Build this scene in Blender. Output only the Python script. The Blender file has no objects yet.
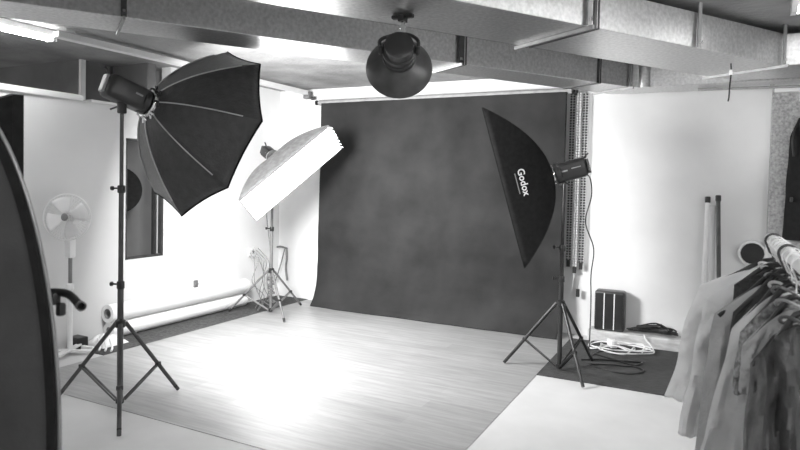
import bpy, bmesh, math, random
from mathutils import Vector as V, Matrix, noise
random.seed(7)
sc = bpy.context.scene
col = sc.collection
PI = math.pi

# ------------------------------------------------------------------ materials
MATS = {}
def mat(name, v, rough=.6, metal=0., var=0., scale=6., bump=0., bscale=40., stretch=(1, 1, 1), spec=.5, sheen=0., trans=0.):
    """grey procedural material: value v, noise variation var, noise bump."""
    m = bpy.data.materials.new(name); m.use_nodes = True
    nt = m.node_tree; b = nt.nodes['Principled BSDF']
    b.inputs['Base Color'].default_value = (v, v, v, 1)
    b.inputs['Roughness'].default_value = rough
    b.inputs['Metallic'].default_value = metal
    b.inputs['Specular IOR Level'].default_value = spec
    if sheen: b.inputs['Sheen Weight'].default_value = sheen
    if trans:
        b.inputs['Transmission Weight'].default_value = 0
        b.inputs['Alpha'].default_value = 1 - trans
    tc = nt.nodes.new('ShaderNodeTexCoord'); mp = nt.nodes.new('ShaderNodeMapping')
    mp.inputs['Scale'].default_value = stretch
    nt.links.new(tc.outputs['Object'], mp.inputs['Vector'])
    n = nt.nodes.new('ShaderNodeTexNoise'); n.inputs['Scale'].default_value = scale; n.inputs['Detail'].default_value = 5
    nt.links.new(mp.outputs['Vector'], n.inputs['Vector'])
    r = nt.nodes.new('ShaderNodeMapRange')
    r.inputs['From Min'].default_value = .3; r.inputs['From Max'].default_value = .7
    r.inputs['To Min'].default_value = max(0, v - var); r.inputs['To Max'].default_value = min(1, v + var)
    nt.links.new(n.outputs['Fac'], r.inputs['Value']); nt.links.new(r.outputs['Result'], b.inputs['Base Color'])
    if bump:
        n2 = nt.nodes.new('ShaderNodeTexNoise'); n2.inputs['Scale'].default_value = bscale; n2.inputs['Detail'].default_value = 6
        nt.links.new(mp.outputs['Vector'], n2.inputs['Vector'])
        bp = nt.nodes.new('ShaderNodeBump'); bp.inputs['Strength'].default_value = bump; bp.inputs['Distance'].default_value = .02
        nt.links.new(n2.outputs['Fac'], bp.inputs['Height']); nt.links.new(bp.outputs['Normal'], b.inputs['Normal'])
    MATS[name] = m
    return m

def emit(name, strength):
    m = bpy.data.materials.new(name); m.use_nodes = True
    nt = m.node_tree; nt.nodes.clear()
    e = nt.nodes.new('ShaderNodeEmission'); e.inputs['Strength'].default_value = strength
    o = nt.nodes.new('ShaderNodeOutputMaterial'); nt.links.new(e.outputs[0], o.inputs[0])
    MATS[name] = m
    return m

def plank_mat():
    m = mat('lino', .62, .42, 0, .0, 3, spec=.9)
    nt = m.node_tree; b = nt.nodes['Principled BSDF']
    tc = nt.nodes.new('ShaderNodeTexCoord')
    br = nt.nodes.new('ShaderNodeTexBrick')
    br.inputs['Scale'].default_value = 1; br.inputs['Brick Width'].default_value = 1.15; br.inputs['Row Height'].default_value = .16
    br.inputs['Mortar Size'].default_value = .0015; br.inputs['Mortar Smooth'].default_value = .3; br.offset = .37; br.offset_frequency = 2
    br.inputs['Color1'].default_value = (.30, .30, .30, 1); br.inputs['Color2'].default_value = (.35, .35, .35, 1); br.inputs['Mortar'].default_value = (.3, .3, .3, 1)
    nt.links.new(tc.outputs['Object'], br.inputs['Vector'])
    mp = nt.nodes.new('ShaderNodeMapping'); mp.inputs['Scale'].default_value = (1.4, 15, 1)
    nt.links.new(tc.outputs['Object'], mp.inputs['Vector'])
    n = nt.nodes.new('ShaderNodeTexNoise'); n.inputs['Scale'].default_value = 1.6; n.inputs['Detail'].default_value = 6; n.inputs['Roughness'].default_value = .65
    nt.links.new(mp.outputs['Vector'], n.inputs['Vector'])
    r = nt.nodes.new('ShaderNodeMapRange'); r.inputs['From Min'].default_value = .3; r.inputs['From Max'].default_value = .7
    r.inputs['To Min'].default_value = .74; r.inputs['To Max'].default_value = 1.16
    nt.links.new(n.outputs['Fac'], r.inputs['Value'])
    mx = nt.nodes.new('ShaderNodeMix'); mx.data_type = 'RGBA'; mx.blend_type = 'MULTIPLY'; mx.inputs[0].default_value = 1
    nt.links.new(br.outputs['Color'], mx.inputs[6]); nt.links.new(r.outputs['Result'], mx.inputs[7])
    nt.links.new(mx.outputs[2], b.inputs['Base Color'])
    return m

WHITE = mat('wall_white', .78, .85, 0, .05, 1.5, .08, 14)
GREYWALL = mat('partition_grey_white', .66, .85, 0, .03, 1.5, .08, 14)
CONC = mat('concrete_ceiling', .30, .9, 0, .07, 3, .5, 22)
FLOORM = mat('floor_concrete', .60, .5, 0, .05, 2.2, .03, 60)
LINO = plank_mat()
CARPET = mat('dark_carpet', .075, .95, 0, .03, 30, .6, 260)
RUG = mat('dark_rug', .06, .9, 0, .02, 14, .5, 200, (1, 4, 1))
PAPER = mat('backdrop_paper', .030, .85, 0, .009, 2.2, .4, 7, spec=.15)
STEEL = mat('galvanised_steel', .62, .35, .86, .10, 45, .06, 60)
STEEL2 = mat('bright_steel', .36, .55, .4, .05, 20)
BLACKFAB = mat('black_fabric', .008, .8, 0, .003, 30, .05, 60, spec=.2)
OCTAFAB = mat('octa_fabric', .034, .5, 0, .01, 20, .2, 60, sheen=.2)
GREYGLARE = mat('grey_and_glare_paled_fabric', .15, .7, 0, .04, 20, .2, 60)  # grey fittings; the strip shell's paleness is veiling glare put into the colour
PIPING = mat('grey_piping', .24, .5)
RIBM = mat('rib_piping', .42, .5)
BLACK = mat('black_plastic', .018, .38, 0, .004, 12)
BLACKM = mat('black_metal', .03, .32, .3, .008, 12)
GREYM = mat('dark_grey_metal', .075, .38, .4, .02, 12)
SGREYM = mat('grey_metal_and_glare_paled_stand', .20, .4, .3, .03, 12)  # plain grey parts; on the far stand the paleness is painted veiling glare
CHROME = mat('chrome', .8, .14, 1., .03, 12)
WPLAST = mat('white_plastic', .78, .4, 0, .03, 10)
WPAPER = mat('white_paper', .82, .7, 0, .02, 6, .05, 30)
CARD = mat('grey_card_core', .3, .8, 0, .05, 12)
DARK = mat('dark_board', .035, .8, 0, .012, 5, .1, 20)
LEDGE = mat('plinth_plaster', .55, .85, 0, .17, 7, .3, 22, (1, 1, 3))
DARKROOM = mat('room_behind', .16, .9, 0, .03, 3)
COLM = mat('rough_chipboard', .36, .9, 0, .13, 45, .5, 60)
LBLACK = mat('rubber_black', .02, .7)
PANELF = mat('reflector_cloth', .035, .75, 0, .012, 5, .1, 70)
E_OCTA = emit('octa_diffuser_glow', 78)
E_STRIP = emit('strip_diffuser_glow', 24)
E_TUBE = emit('tube_glow', 42)
WLOGO = mat('white_print', .8, .6)

# ------------------------------------------------------------------ mesh helper
class MB:
    def __init__(s): s.v = []; s.f = []
    def add(s, vs, fs):
        o = len(s.v); s.v += [V(p) for p in vs]; s.f += [[i + o for i in f] for f in fs]; return s
    def box(s, c, size, M=None):
        c = V(c); h = V(size) / 2
        P = [V((sx * h.x, sy * h.y, sz * h.z)) for sz in (-1, 1) for sy in (-1, 1) for sx in (-1, 1)]
        P = [c + (M @ p if M else p) for p in P]
        return s.add(P, [(0, 2, 3, 1), (4, 5, 7, 6), (0, 1, 5, 4), (2, 6, 7, 3), (1, 3, 7, 5), (0, 4, 6, 2)])
    def rbox(s, c, size, r, M=None, seg=2):
        bm = bmesh.new(); bmesh.ops.create_cube(bm, size=1)
        for v in bm.verts: v.co = V((v.co.x * size[0], v.co.y * size[1], v.co.z * size[2]))
        bmesh.ops.bevel(bm, geom=bm.edges[:], offset=r, segments=seg, affect='EDGES', profile=.5)
        bm.verts.index_update(); c = V(c)
        P = [c + (M @ v.co if M else v.co) for v in bm.verts]; F = [[v.index for v in f.verts] for f in bm.faces]
        bm.free(); return s.add(P, F)
    def rings(s, rs, close_ends=True, loop=False):
        n = len(rs[0]); o = len(s.v)
        for r in rs: s.v += [V(p) for p in r]
        k = len(rs)
        for i in range(k if loop else k - 1):
            a, b = o + i * n, o + ((i + 1) % k) * n
            for j in range(n): s.f.append([a + j, a + (j + 1) % n, b + (j + 1) % n, b + j])
        if close_ends and not loop:
            s.f.append([o + j for j in reversed(range(n))]); s.f.append([o + (k - 1) * n + j for j in range(n)])
        return s
    def tube(s, pts, r, seg=8, loop=False, caps=True):
        pts = [V(p) for p in pts]; n = len(pts); up = None; rs = []
        for i, p in enumerate(pts):
            if loop: t = pts[(i + 1) % n] - pts[i - 1]
            else: t = pts[min(i + 1, n - 1)] - pts[max(i - 1, 0)]
            if t.length < 1e-9: t = V((0, 0, 1))
            t.normalize()
            if up is None:
                up = t.orthogonal().normalized()
            up = (up - t * up.dot(t))
            up = up.normalized() if up.length > 1e-6 else t.orthogonal().normalized()
            w = t.cross(up); rr = r[i] if isinstance(r, (list, tuple)) else r
            rs.append([p + (up * math.cos(a) + w * math.sin(a)) * rr for a in [2 * PI * k / seg for k in range(seg)]])
        return s.rings(rs, caps, loop)
    def cyl(s, a, b, r0, r1=None, seg=20):
        return s.tube([a, b], [r0, r0 if r1 is None else r1], seg)
    def lathe(s, o, ax, prof, seg=28, close=True):
        """prof: list of (distance along ax, radius)"""
        ax = V(ax).normalized(); u = ax.orthogonal().normalized(); w = ax.cross(u); o = V(o)
        return s.rings([[o + ax * d + (u * math.cos(t) + w * math.sin(t)) * max(r, 1e-4) for t in [2 * PI * k / seg for k in range(seg)]] for d, r in prof], close)
    def grid(s, fn, nu, nv):
        o = len(s.v)
        for j in range(nv + 1):
            for i in range(nu + 1): s.v.append(V(fn(i / nu, j / nv)))
        for j in range(nv):
            for i in range(nu):
                a = o + j * (nu + 1) + i; s.f.append([a, a + 1, a + nu + 2, a + nu + 1])
        return s
    def prism(s, poly, z0, z1):
        n = len(poly)
        return s.add([(p[0], p[1], z0) for p in poly] + [(p[0], p[1], z1) for p in poly],
                     [list(reversed(range(n))), list(range(n, 2 * n))] + [[i, (i + 1) % n, n + (i + 1) % n, n + i] for i in range(n)])
    def build(s, name, m, parent=None, smooth=False, solid=0., bevel=0., merge=False):
        org = V((0, 0, 0)); p = parent
        while p is not None: org = org + p.location; p = p.parent
        if parent is None:
            c = sum(s.v, V((0, 0, 0))) / len(s.v); zmin = min(v.z for v in s.v); loc = V((c.x, c.y, zmin)); org = loc
        me = bpy.data.meshes.new(name)
        me.from_pydata([tuple(v - org) for v in s.v], [], s.f)
        bm = bmesh.new(); bm.from_mesh(me)
        if merge: bmesh.ops.remove_doubles(bm, verts=bm.verts[:], dist=1e-4)
        bmesh.ops.recalc_face_normals(bm, faces=bm.faces[:])
        bm.to_mesh(me); bm.free()
        me.materials.append(m if not isinstance(m, str) else MATS[m])
        o = bpy.data.objects.new(name, me); col.objects.link(o)
        if parent is None: o.location = loc
        else: o.parent = parent
        if smooth:
            for p in me.polygons: p.use_smooth = True
            try: me.set_sharp_from_angle(angle=math.radians(40))
            except Exception: pass
        if solid:
            md = o.modifiers.new('thickness', 'SOLIDIFY'); md.thickness = solid; md.offset = 0
        if bevel:
            md = o.modifiers.new('bevel', 'BEVEL'); md.width = bevel; md.segments = 2; md.limit_method = 'ANGLE'
        return o

def tag(o, label=None, cat=None, group=None, kind=None):
    if label: o['label'] = label
    if cat: o['category'] = cat
    if group: o['group'] = group
    if kind: o['kind'] = kind
    return o
def thing(name, loc, label, cat, group=None):
    o = bpy.data.objects.new(name, None); col.objects.link(o); o.location = loc; o.empty_display_size = .1
    return tag(o, label, cat, group)
def struct(name, mb, m, label, cat, **k):
    return tag(mb.build(name, m, **k), label, cat, kind='structure')
def bez(pts, n=8):
    """Catmull-Rom through the points"""
    P = [V(p) for p in pts]; P = [P[0] * 2 - P[1]] + P + [P[-1] * 2 - P[-2]]; out = []
    for i in range(1, len(P) - 2):
        a, b, c, d = P[i - 1:i + 3]
        for k in range(n):
            t = k / n
            out.append(.5 * ((2 * b) + (c - a) * t + (2 * a - 5 * b + 4 * c - d) * t * t + (3 * b - a - 3 * c + d) * t ** 3))
    out.append(P[-2]); return out

CEIL = 2.62
# ------------------------------------------------------------------ the setting
struct('floor', MB().box((-2.4, 2.4, -.05), (10.4, 9.2, .1)), FLOORM, 'pale smooth concrete floor of the studio basement', 'floor')
struct('ceiling', MB().box((-2.4, 2.4, CEIL + .06), (10.4, 9.2, .12)), CONC, 'rough grey concrete ceiling above the ducts', 'ceiling')
struct('wall_back', MB().box((-1.3, 6.34, 1.31), (7.5, .12, 2.62)), WHITE, 'white painted wall behind the hanging grey backdrop', 'wall')
# partition on the left with an opening and a free top
WX = -4.95; PT = 2.15
b = MB()
b.box((WX - .05, 2.33, PT / 2), (.1, 3.29, PT))
b.box((WX - .05, 4.2025, .35), (.1, .455, .70))
b.box((WX - .05, 4.2025, (1.86 + PT) / 2), (.1, .455, PT - 1.86))
b.box((WX - .05, 4.465, PT / 2), (.1, .07, PT))
struct('wall_left', b, GREYWALL, 'white partition wall with a free top edge behind the fan', 'wall')
struct('wall_corner', MB().box((WX - .06, 5.39, 1.31), (.13, 1.78, 2.62)), WHITE, 'white full height wall behind the glowing strip softbox', 'wall')
struct('trim_1', MB().box((WX - .045, 2.2, PT + .025), (.13, 2.64, .05)).box((WX - .045, 4.05, PT + .012), (.13, .9, .024)), WPLAST, 'pale timber capping along the partition top', 'trim', bevel=.004)
struct('trim_2', MB().box((WX + .012, 4.475, 1.06), (.024, .05, 2.1)), GREYWALL, 'pale upright trim right of the dark wall opening', 'trim')
w1 = struct('window_1', MB().box((WX - .03, 3.985, 1.28), (.05, .022, 1.16)).box((WX - .03, 4.42, 1.28), (.05, .022, 1.16)).box((WX - .03, 4.2, .71), (.05, .44, .022)).box((WX - .03, 4.2, 1.85), (.05, .44, .022)), GREYM, 'narrow dark opening in the left partition wall', 'window')
MB().box((WX - .035, 4.33, 1.28), (.03, .02, 1.12)).build('mullion', BLACKM, w1)
# what lies beyond the partition
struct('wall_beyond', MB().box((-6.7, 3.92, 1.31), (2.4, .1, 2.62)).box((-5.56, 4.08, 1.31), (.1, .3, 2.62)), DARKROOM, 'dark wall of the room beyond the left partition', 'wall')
struct('wall_recess', MB().box((-6.0, 4.9, 1.31), (.06, 1.6, 2.62)).box((-5.5, 4.66, 1.31), (1.0, .06, 2.62)), mat('recess_wall', .34, .9, 0, .03, 3), 'grey wall seen through the dark opening', 'wall')
struct('column_1', MB().box((-5.49, 3.90, 1.31), (.05, .05, 2.62)), WPLAST, 'white square post above the left partition', 'post')
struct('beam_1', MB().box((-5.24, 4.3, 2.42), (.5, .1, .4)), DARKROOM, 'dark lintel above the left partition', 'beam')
struct('column_2', MB().box((.62, 6.22, 1.19), (.36, .12, 2.38)), COLM, 'rough speckled column at the right end of the back wall', 'column')
struct('wall_right', MB().box((2.4, 3.4, 1.31), (.1, 6, 2.62)), WHITE, 'white wall right of the clothes rail', 'wall')
struct('baseboard_back', MB().box((-.12, 6.175, .055), (1.82, .21, .11)), LEDGE, 'low chipped plaster ledge along the back wall', 'ledge', bevel=.008)
struct('floor_lino', MB().box(((-4.47 - 1.185) / 2, (2.65 + 6.27) / 2, .0015), (3.285, 3.62, .003)), LINO, 'pale wood plank vinyl sheet in front of the backdrop', 'flooring')
tag(MB().box((-4.705, 4.83, .004), (.47, 2.88, .008)).build('carpet_runner', CARPET), 'dark carpet strip along the left wall under the white rolls', 'carpet')
tag(MB().box((-.28, 5.41, .004), (1.81, 1.31, .008)).build('rug', RUG), 'dark rug beneath the right light stand and white cables', 'rug')

# ------------------------------------------------------------------ ducts
D = V((.553, .833, 0)); N = V((.833, -.553, 0)); X_ = V((1, 0, 0))
def on(n, y): return V(((n + .553 * y) / .833, y, 0))
def duct(label, n_near, n_far, y_near, y_far, y0, xend, z0, z1, flanges):
    ns, nb = on(n_near, y0), on(n_near, y_near); fs, fb = on(n_far, y0), on(n_far, y_far)
    r = thing('air_duct', (nb.x, nb.y, z0), label, 'duct', 'square ventilation ducts under the ceiling')
    MB().prism([ns, nb, fb, fs], z0, z1).build('duct_run', STEEL, r, bevel=.004)
    MB().prism([nb, V((xend, y_near, 0)), V((xend, y_far, 0)), fb], z0, z1).build('duct_bend', STEEL, r, bevel=.004)
    for y in flanges:
        a = on(n_near, y); q = on(n_far, y); q = a + N * (n_far - n_near)
        c = (a + q) / 2; w = (a - q).length
        M = Matrix((N, D, V((0, 0, 1)))).transposed()
        MB().box((c.x, c.y, (z0 + z1) / 2), (w + .012, .022, z1 - z0 + .012), M).box((c.x + D.x * .03, c.y + D.y * .03, (z0 + z1) / 2), (w + .008, .01, z1 - z0 + .01), M).build('flange', GREYM if y in DKF else STEEL2, r)
    return r
DKF = set()
DKF |= {3.42, 4.25, 5.42}
duct('large square steel duct crossing above the hanging lamp', -2.385, -2.935, 4.93, 5.48, -1.2, 2.3, 2.35, 2.565, (3.42,))
duct('narrower square steel duct behind and beneath the large one', -3.745, -4.14, 5.772, 6.17, .32, 2.3, 2.38, 2.585, (4.25, 5.42))
# spiral collar on the narrow duct's bend
tag(MB().lathe((-.56, 5.80, 2.374), (0, 0, 1), [(0, .055), (.2, .055)], 24).build('pipe_sleeve', STEEL), 'short upright round steel sleeve at the narrow duct bend', 'pipe')
def hanger(a, q, z, label, strap_z=CEIL, two=True, dark=False):
    """a threaded strap from the ceiling at near edge a and a rail under the duct to q"""
    a = V(a); q = V(q); r = thing('duct_hanger', (a.x, a.y, z), label, 'bracket', 'duct hangers'); d = (q - a).normalized()
    st = STEEL2 if not dark else GREYM
    t = V((-d.y, d.x, 0))
    M = Matrix((d, t, V((0, 0, 1)))).transposed()
    a2 = a - d * .02
    MB().box((a2.x, a2.y, (z + strap_z) / 2), (.008, .03, strap_z - z), M).build('strap', st, r)
    MB().box((a2.x - d.x * .01, a2.y - d.y * .01, z + .03), (.02, .016, .016), M).build('bolt', CHROME, r)
    if two:
        p0 = a - d * .05; p1 = q + d * .03; c = (p0 + p1) / 2
        MB().box((c.x, c.y, z - .012), ((p1 - p0).length, .013, .02), M).build('rail', STEEL2, r)
    return r
A1 = on(-2.385, 3.37); hanger(A1 + N * 0, A1 - N * .55, 2.35, 'steel duct hanger with long rail right of the lamp')
A2 = on(-2.385, 4.90); hanger(A2, A2 - N * .55, 2.35, 'steel duct hanger at the bend of the large duct')
A3 = on(-2.385, 4.138); hanger(A3, A3 - N * .55, 2.35, 'thin steel strap holding the large duct above the right wall', two=False)
A4 = on(-3.745, 4.22); hanger(A4, A4 - N * .39, 2.38, 'steel duct hanger on the narrow duct beside the lamp', dark=True)
A5 = on(-3.745, 5.74); hanger(A5, A5 - N * .39, 2.38, 'steel duct hanger at the bend of the narrow duct')
A6 = on(-3.745, 2.34); hanger(A6, A6 - N * .39, 2.38, 'dark duct hanger above the octagonal softbox', dark=True)

def fixture(name, a, b_, label, glow=None):
    a = V(a); b_ = V(b_); d = (b_ - a).normalized(); t = V((-d.y, d.x, 0)); c = (a + b_) / 2; L = (b_ - a).length
    M = Matrix((d, t, V((0, 0, 1)))).transposed()
    r = thing(name, c, label, 'lamp', 'fluorescent tube lights')
    MB().rbox((c.x, c.y, c.z + .03), (L, .06, .05), .006, M).build('housing', WPLAST, r)
    for s in (-1, 1):
        o = t * (.022 * s)
        MB().cyl(a + o + d * .03 - V((0, 0, .012)), b_ + o - d * .03 - V((0, 0, .012)), .015, seg=12).build('tube', glow or E_TUBE, r, True)
    for e in (a + d * .015, b_ - d * .015): MB().box((e.x, e.y, e.z - .008), (.03, .085, .045), M).build('end_cap', WPLAST, r)
    return r
fixture('fluorescent_light', (-4.60, 1.55, 2.56), (-4.60, 3.03, 2.56), 'twin fluorescent tube light at the upper left above the partition')
fixture('fluorescent_light', (.38, 4.285, 2.57), (1.6, 4.285, 2.57), 'fluorescent tube light at the upper right beyond the large duct', emit('dim_tube_glow', 9))
fixture('fluorescent_light', (-2.2, -.6, 2.56), (-.8, -.6, 2.56), 'added unseen tube light filling the room from behind the photographer')  # added out of view as general fill, not a known fixture
fixture('fluorescent_light', (1.3, 2.2, 2.56), (1.3, 3.8, 2.56), 'added unseen tube light over the clothes rail brightening the large duct', emit('added_duct_fill_glow', 75))  # unseen lamp added to brighten the large duct's near face
fixture('fluorescent_light', (.6, -.2, 2.56), (.6, 1.3, 2.56), 'added unseen tube light above the photographer brightening the garments', emit('added_garment_fill_glow', 95))  # unseen lamp added to lift the garment fronts and near floor
# cable trunking along left ceiling
tag(MB().box((-4.47, 4.56, 2.565), (.075, 3.2, .05)).build('cable_trunking', WPLAST, bevel=.004), 'long white cable trunking under the ceiling along the left wall', 'trunking')
tr = thing('junction_box', (-4.47, 6.19, 2.5), 'small pale junction box at the end of the ceiling trunking', 'box')
MB().rbox((-4.47, 6.2, 2.54), (.09, .07, .09), .008).build('housing', GREYGLARE, tr); MB().cyl((-4.41, 6.2, 2.50), (-4.36, 6.2, 2.5), .022).build('knob', GREYM, tr, True)
# wall pipe on the right and bracket
wp = thing('wall_pipe', (.6, 6.24, 2.36), 'thin steel pipe running beneath the narrow duct at the right', 'pipe')
MB().cyl((-.14, 6.0, 2.366), (1.5, 6.0, 2.345), .011).build('pipe', STEEL2, wp, True)
for x in (.42, 1.1): MB().box((x, 6.0, 2.368), (.03, .03, .03)).build('clip', STEEL2, wp)
tag(MB().box((.66, 6.13, 2.355), (.42, .06, .05)).box((.66, 6.15, 2.3), (.05, .03, .1)).build('column_bracket', WPLAST, bevel=.004), 'white flat bracket across the top of the speckled column', 'bracket')
# loose wire hanging from large duct
lw = thing('hanging_wire', (.085, 4.70, 2.1), 'short dark loose wire hanging from the large duct', 'wire')
MB().tube(bez([(.085, 4.70, 2.345), (.088, 4.70, 2.28), (.083, 4.70, 2.2), (.08, 4.70, 2.12), (.076, 4.70, 2.09)]), .005, 6).build('wire', BLACK, lw, True)
MB().rbox((.086, 4.70, 2.285), (.02, .02, .035), .004).build('connector', WPLAST, lw)

# ------------------------------------------------------------------ backdrop on its roller
bd = thing('paper_backdrop', (-2.74, 6.08, 0), 'dark grey paper backdrop hanging from a roller on the back wall', 'backdrop')
BX0, BX1 = -4.195, -1.295
prof = [(6.10, 2.44)] + [(6.095 - .02 * t, 2.44 - 2.0 * t) for t in [i / 24 for i in range(1, 25)]] + [(6.075 - .15 * (t ** 2.6), .44 - .432 * t) for t in [i / 10 for i in range(1, 11)]]
def bdf(u, v):
    k = v * (len(prof) - 1); i = min(int(k), len(prof) - 2); f = k - i
    y = prof[i][0] * (1 - f) + prof[i + 1][0] * f; z = prof[i][1] * (1 - f) + prof[i + 1][1] * f
    x = BX0 + (BX1 - BX0) * u
    a = min(1, (2.44 - z) * 1.2)
    y += a * (.02 * noise.noise(V((x * 1.3, z * .8, 1))) + .012 * noise.noise(V((x * 3.1, z * 2.6, 4))) + .005 * noise.noise(V((x * 7, z * 9, 14))) + .010 * math.exp(-((z - .28 - .08 * math.sin(x * 2.1)) / .09) ** 2) * noise.noise(V((x * 2.2, 0, 7))))
    if z < .05: y -= .02 * noise.noise(V((x * 1.2, 3, 3)))
    return (x, y, z)
MB().grid(bdf, 150, 140).build('paper_sheet', PAPER, bd, True, solid=.002)
MB().cyl((BX0 - .05, 6.125, 2.43), (BX1 + .04, 6.125, 2.43), .03, seg=24).build('roller', CARD, bd, True)
for x in (BX0 - .075, BX1 + .055):
    MB().box((x, 6.2, 2.43), (.03, .16, .05)).cyl((x, 6.125, 2.43), (x - .02, 6.125, 2.43), .028).build('bracket', BLACK, bd)
def chain(x0, y, z_top, z_bot, name_label, m, tail):
    c = thing('backdrop_chain', (x0, y, z_bot), name_label, 'chain', 'backdrop pull chains')
    for dx in (-.014, .014):
        mb = MB(); n = int((z_top - z_bot) / .026)
        for k in range(n):
            z = z_bot + (z_top - z_bot) * k / (n - 1)
            mb.lathe((x0 + dx, y, z - .011), (0, 0, 1), [(0, .002), (.004, .0105), (.017, .0105), (.022, .002)], 7)
        mb.build('bead_strand', m, c, True)
    MB().rbox((x0, y, z_bot - .04), (.036, .02, .07), .005).build('weight', BLACK, c)
    if tail:
        MB().tube([(x0, y, z_bot - .07), (x0 - .02, y, z_bot - .25)], .004, 6).build('cord', WPLAST, c, True)
        MB().rbox((x0 + .04, y, z_bot - .27), (.035, .02, .08), .005).build('clip', BLACK, c)
    return c
chain(-1.262, 6.21, 2.41, .76, 'dark beaded pull chain nearest the backdrop edge', GREYM, False)
chain(-1.20, 6.215, 2.41, .70, 'bright beaded pull chain in the middle with a dangling cord', WPLAST, True)
chain(-1.14, 6.22, 2.40, .74, 'dark beaded pull chain nearest the bare wall', GREYM, False)

# ------------------------------------------------------------------ light stands
def stand(label, base, feet, hub, top, m, knobs, scale=1.):
    bx, by = base; r = thing('light_stand', (bx, by, 0), label, 'light stand', 'tripod light stands')
    z1 = knobs[0] if knobs else hub + .3; z2 = knobs[1] if len(knobs) > 1 else (z1 + top) / 2
    MB().cyl((bx, by, .025), (bx, by, z1), .0165 * scale).build('pole', m, r, True)
    MB().cyl((bx, by, z1), (bx, by, z2), .0135 * scale).build('pole', m, r, True)
    MB().cyl((bx, by, z2), (bx, by, top), .0105 * scale).build('pole', m, r, True)
    for z in (z1, z2):
        MB().lathe((bx, by, z - .03), (0, 0, 1), [(0, .02), (.005, .024), (.045, .024), (.05, .02)], 16).build('collar', BLACK, r, True)
        k = MB().cyl((bx - .022, by - .01, z), (bx - .055, by - .02, z), .006); k.lathe((bx - .05, by - .018, z), (-.9, -.3, 0), [(0, .008), (.004, .015), (.016, .015), (.02, .008)], 10); k.build('knob', BLACK, r, True)
    MB().lathe((bx, by, hub - .03), (0, 0, 1), [(0, .02), (.008, .032), (.05, .032), (.06, .02)], 16).build('hub', BLACK, r, True)
    MB().lathe((bx, by, .02), (0, 0, 1), [(0, .018), (.006, .026), (.034, .026), (.04, .018)], 16).build('collar', BLACK, r, True)
    for fx, fy in feet:
        d = V((fx - bx, fy - by, 0)); L = d.length; d.normalize(); t = V((-d.y, d.x, 0))
        p0 = V((bx, by, hub)) + d * .035; p1 = V((fx, fy, .014))
        lg = MB().tube([p0, p1], .0115 * scale, 10).build('leg', m, r, True)
        ax = (p1 - p0).normalized()
        MB().tube([p1 - ax * .04, p1 - ax * .002], [.0135, .0125], 10).build('rubber_foot', LBLACK, lg, True)
        q0 = p0.lerp(p1, .60); q1 = V((bx, by, .04)) + d * .028
        br = MB()
        for s in (-1, 1): br.tube([q0 + t * .010 * s, q1 + t * .010 * s], .0062 * scale, 6)
        br.build('brace', m, r, True)
        MB().rbox(q0, (.032, .032, .03), .006).build('joint', BLACK, r)
    return r
S1 = (-3.387, 2.688); S2 = (-4.352, 5.404); S3 = (-1.055, 4.957)
stand('tall tripod light stand carrying the black octagonal softbox', S1, [(-2.978, 2.36), (-3.892, 2.617), (-3.292, 3.086)], .545, 1.935, GREYM, (.80, 1.42), 1.15)
stand('glare-paled tripod light stand in the far corner carrying the glowing strip softbox', S2, [(-4.778, 5.20), (-4.307, 5.91), (-3.935, 5.114)], .48, 1.70, SGREYM, (.95, 1.38))  # paler metal carries the glare that veils this stand
stand('black tripod light stand before the backdrop edge carrying the dark strip softbox', S3, [(-1.499, 4.908), (-.801, 4.607), (-.864, 5.357)], .548, 1.515, BLACKM, (.75, 1.0), 1.15)

def frame_of(n, upv=(0, 0, 1)):
    n = V(n).normalized(); e1 = V(upv).cross(n).normalized(); e2 = n.cross(e1); return n, e1, e2
def strobe(label, front, n, length, rad, base_top, tail=True, boxy=False):
    """flash head: body behind `front`, looking along n, on a swivel above base_top"""
    n, e1, e2 = frame_of(n); front = V(front); back = front - n * length
    r = thing('studio_strobe', tuple(base_top), label, 'flash head', 'studio flash heads')
    M = Matrix((e1, e2, n)).transposed(); c = (front + back) / 2
    pw = .75 if boxy else 1.55
    MB().rbox(c, (rad * 1.9, rad * 2, length * .96), rad * .45, M, 4).build('body', BLACK, r, True)
    MB().lathe(front - n * .045, n, [(0, rad * 1.02), (.005, rad * 1.1), (.04, rad * 1.1), (.045, rad * 1.0)], 28).build('mount_collar', BLACK, r, True)
    MB().rbox(back - n * .004, (rad * pw, rad * 1.5, .02), .006, M).build('control_panel', PIPING if boxy else GREYM, r)
    hb = MB()
    hb.tube(bez([back + e2 * rad * .75 + n * .02, back + e2 * rad * 1.15 - n * .02, back + e2 * rad * 1.25 - n * .035], 4), .007, 6); hb.build('handle', BLACK, r, True)
    lb = MB(); lb.box(c - e1 * rad * .965 + n * .055 + e2 * .01, (.003, .012, .05), M); lb.box(c + e1 * rad * .965 + n * .06 + e2 * .005, (.003, .012, .05), M); lb.box(c + e1 * rad * .965 - n * .035 + e2 * .012, (.003, .008, .075), M); lb.build('pale_strip', PIPING, r)
    bt = V(base_top); att = c - e2 * rad * .9 + n * .03
    MB().tube([att + e2 * .02, bt + V((0, 0, .05))], .018, 10).rbox(bt + V((0, 0, .02)), (.045, .045, .09), .008).build('swivel', BLACK, r, True)
    kb = MB().tube([bt + V((0, 0, .03)), bt + V((0, 0, .0)) + e1 * .06 - n * .05 - V((0, 0, .015))], .006, 8); kb.build('lever', BLACK, r, True)
    return r

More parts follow.
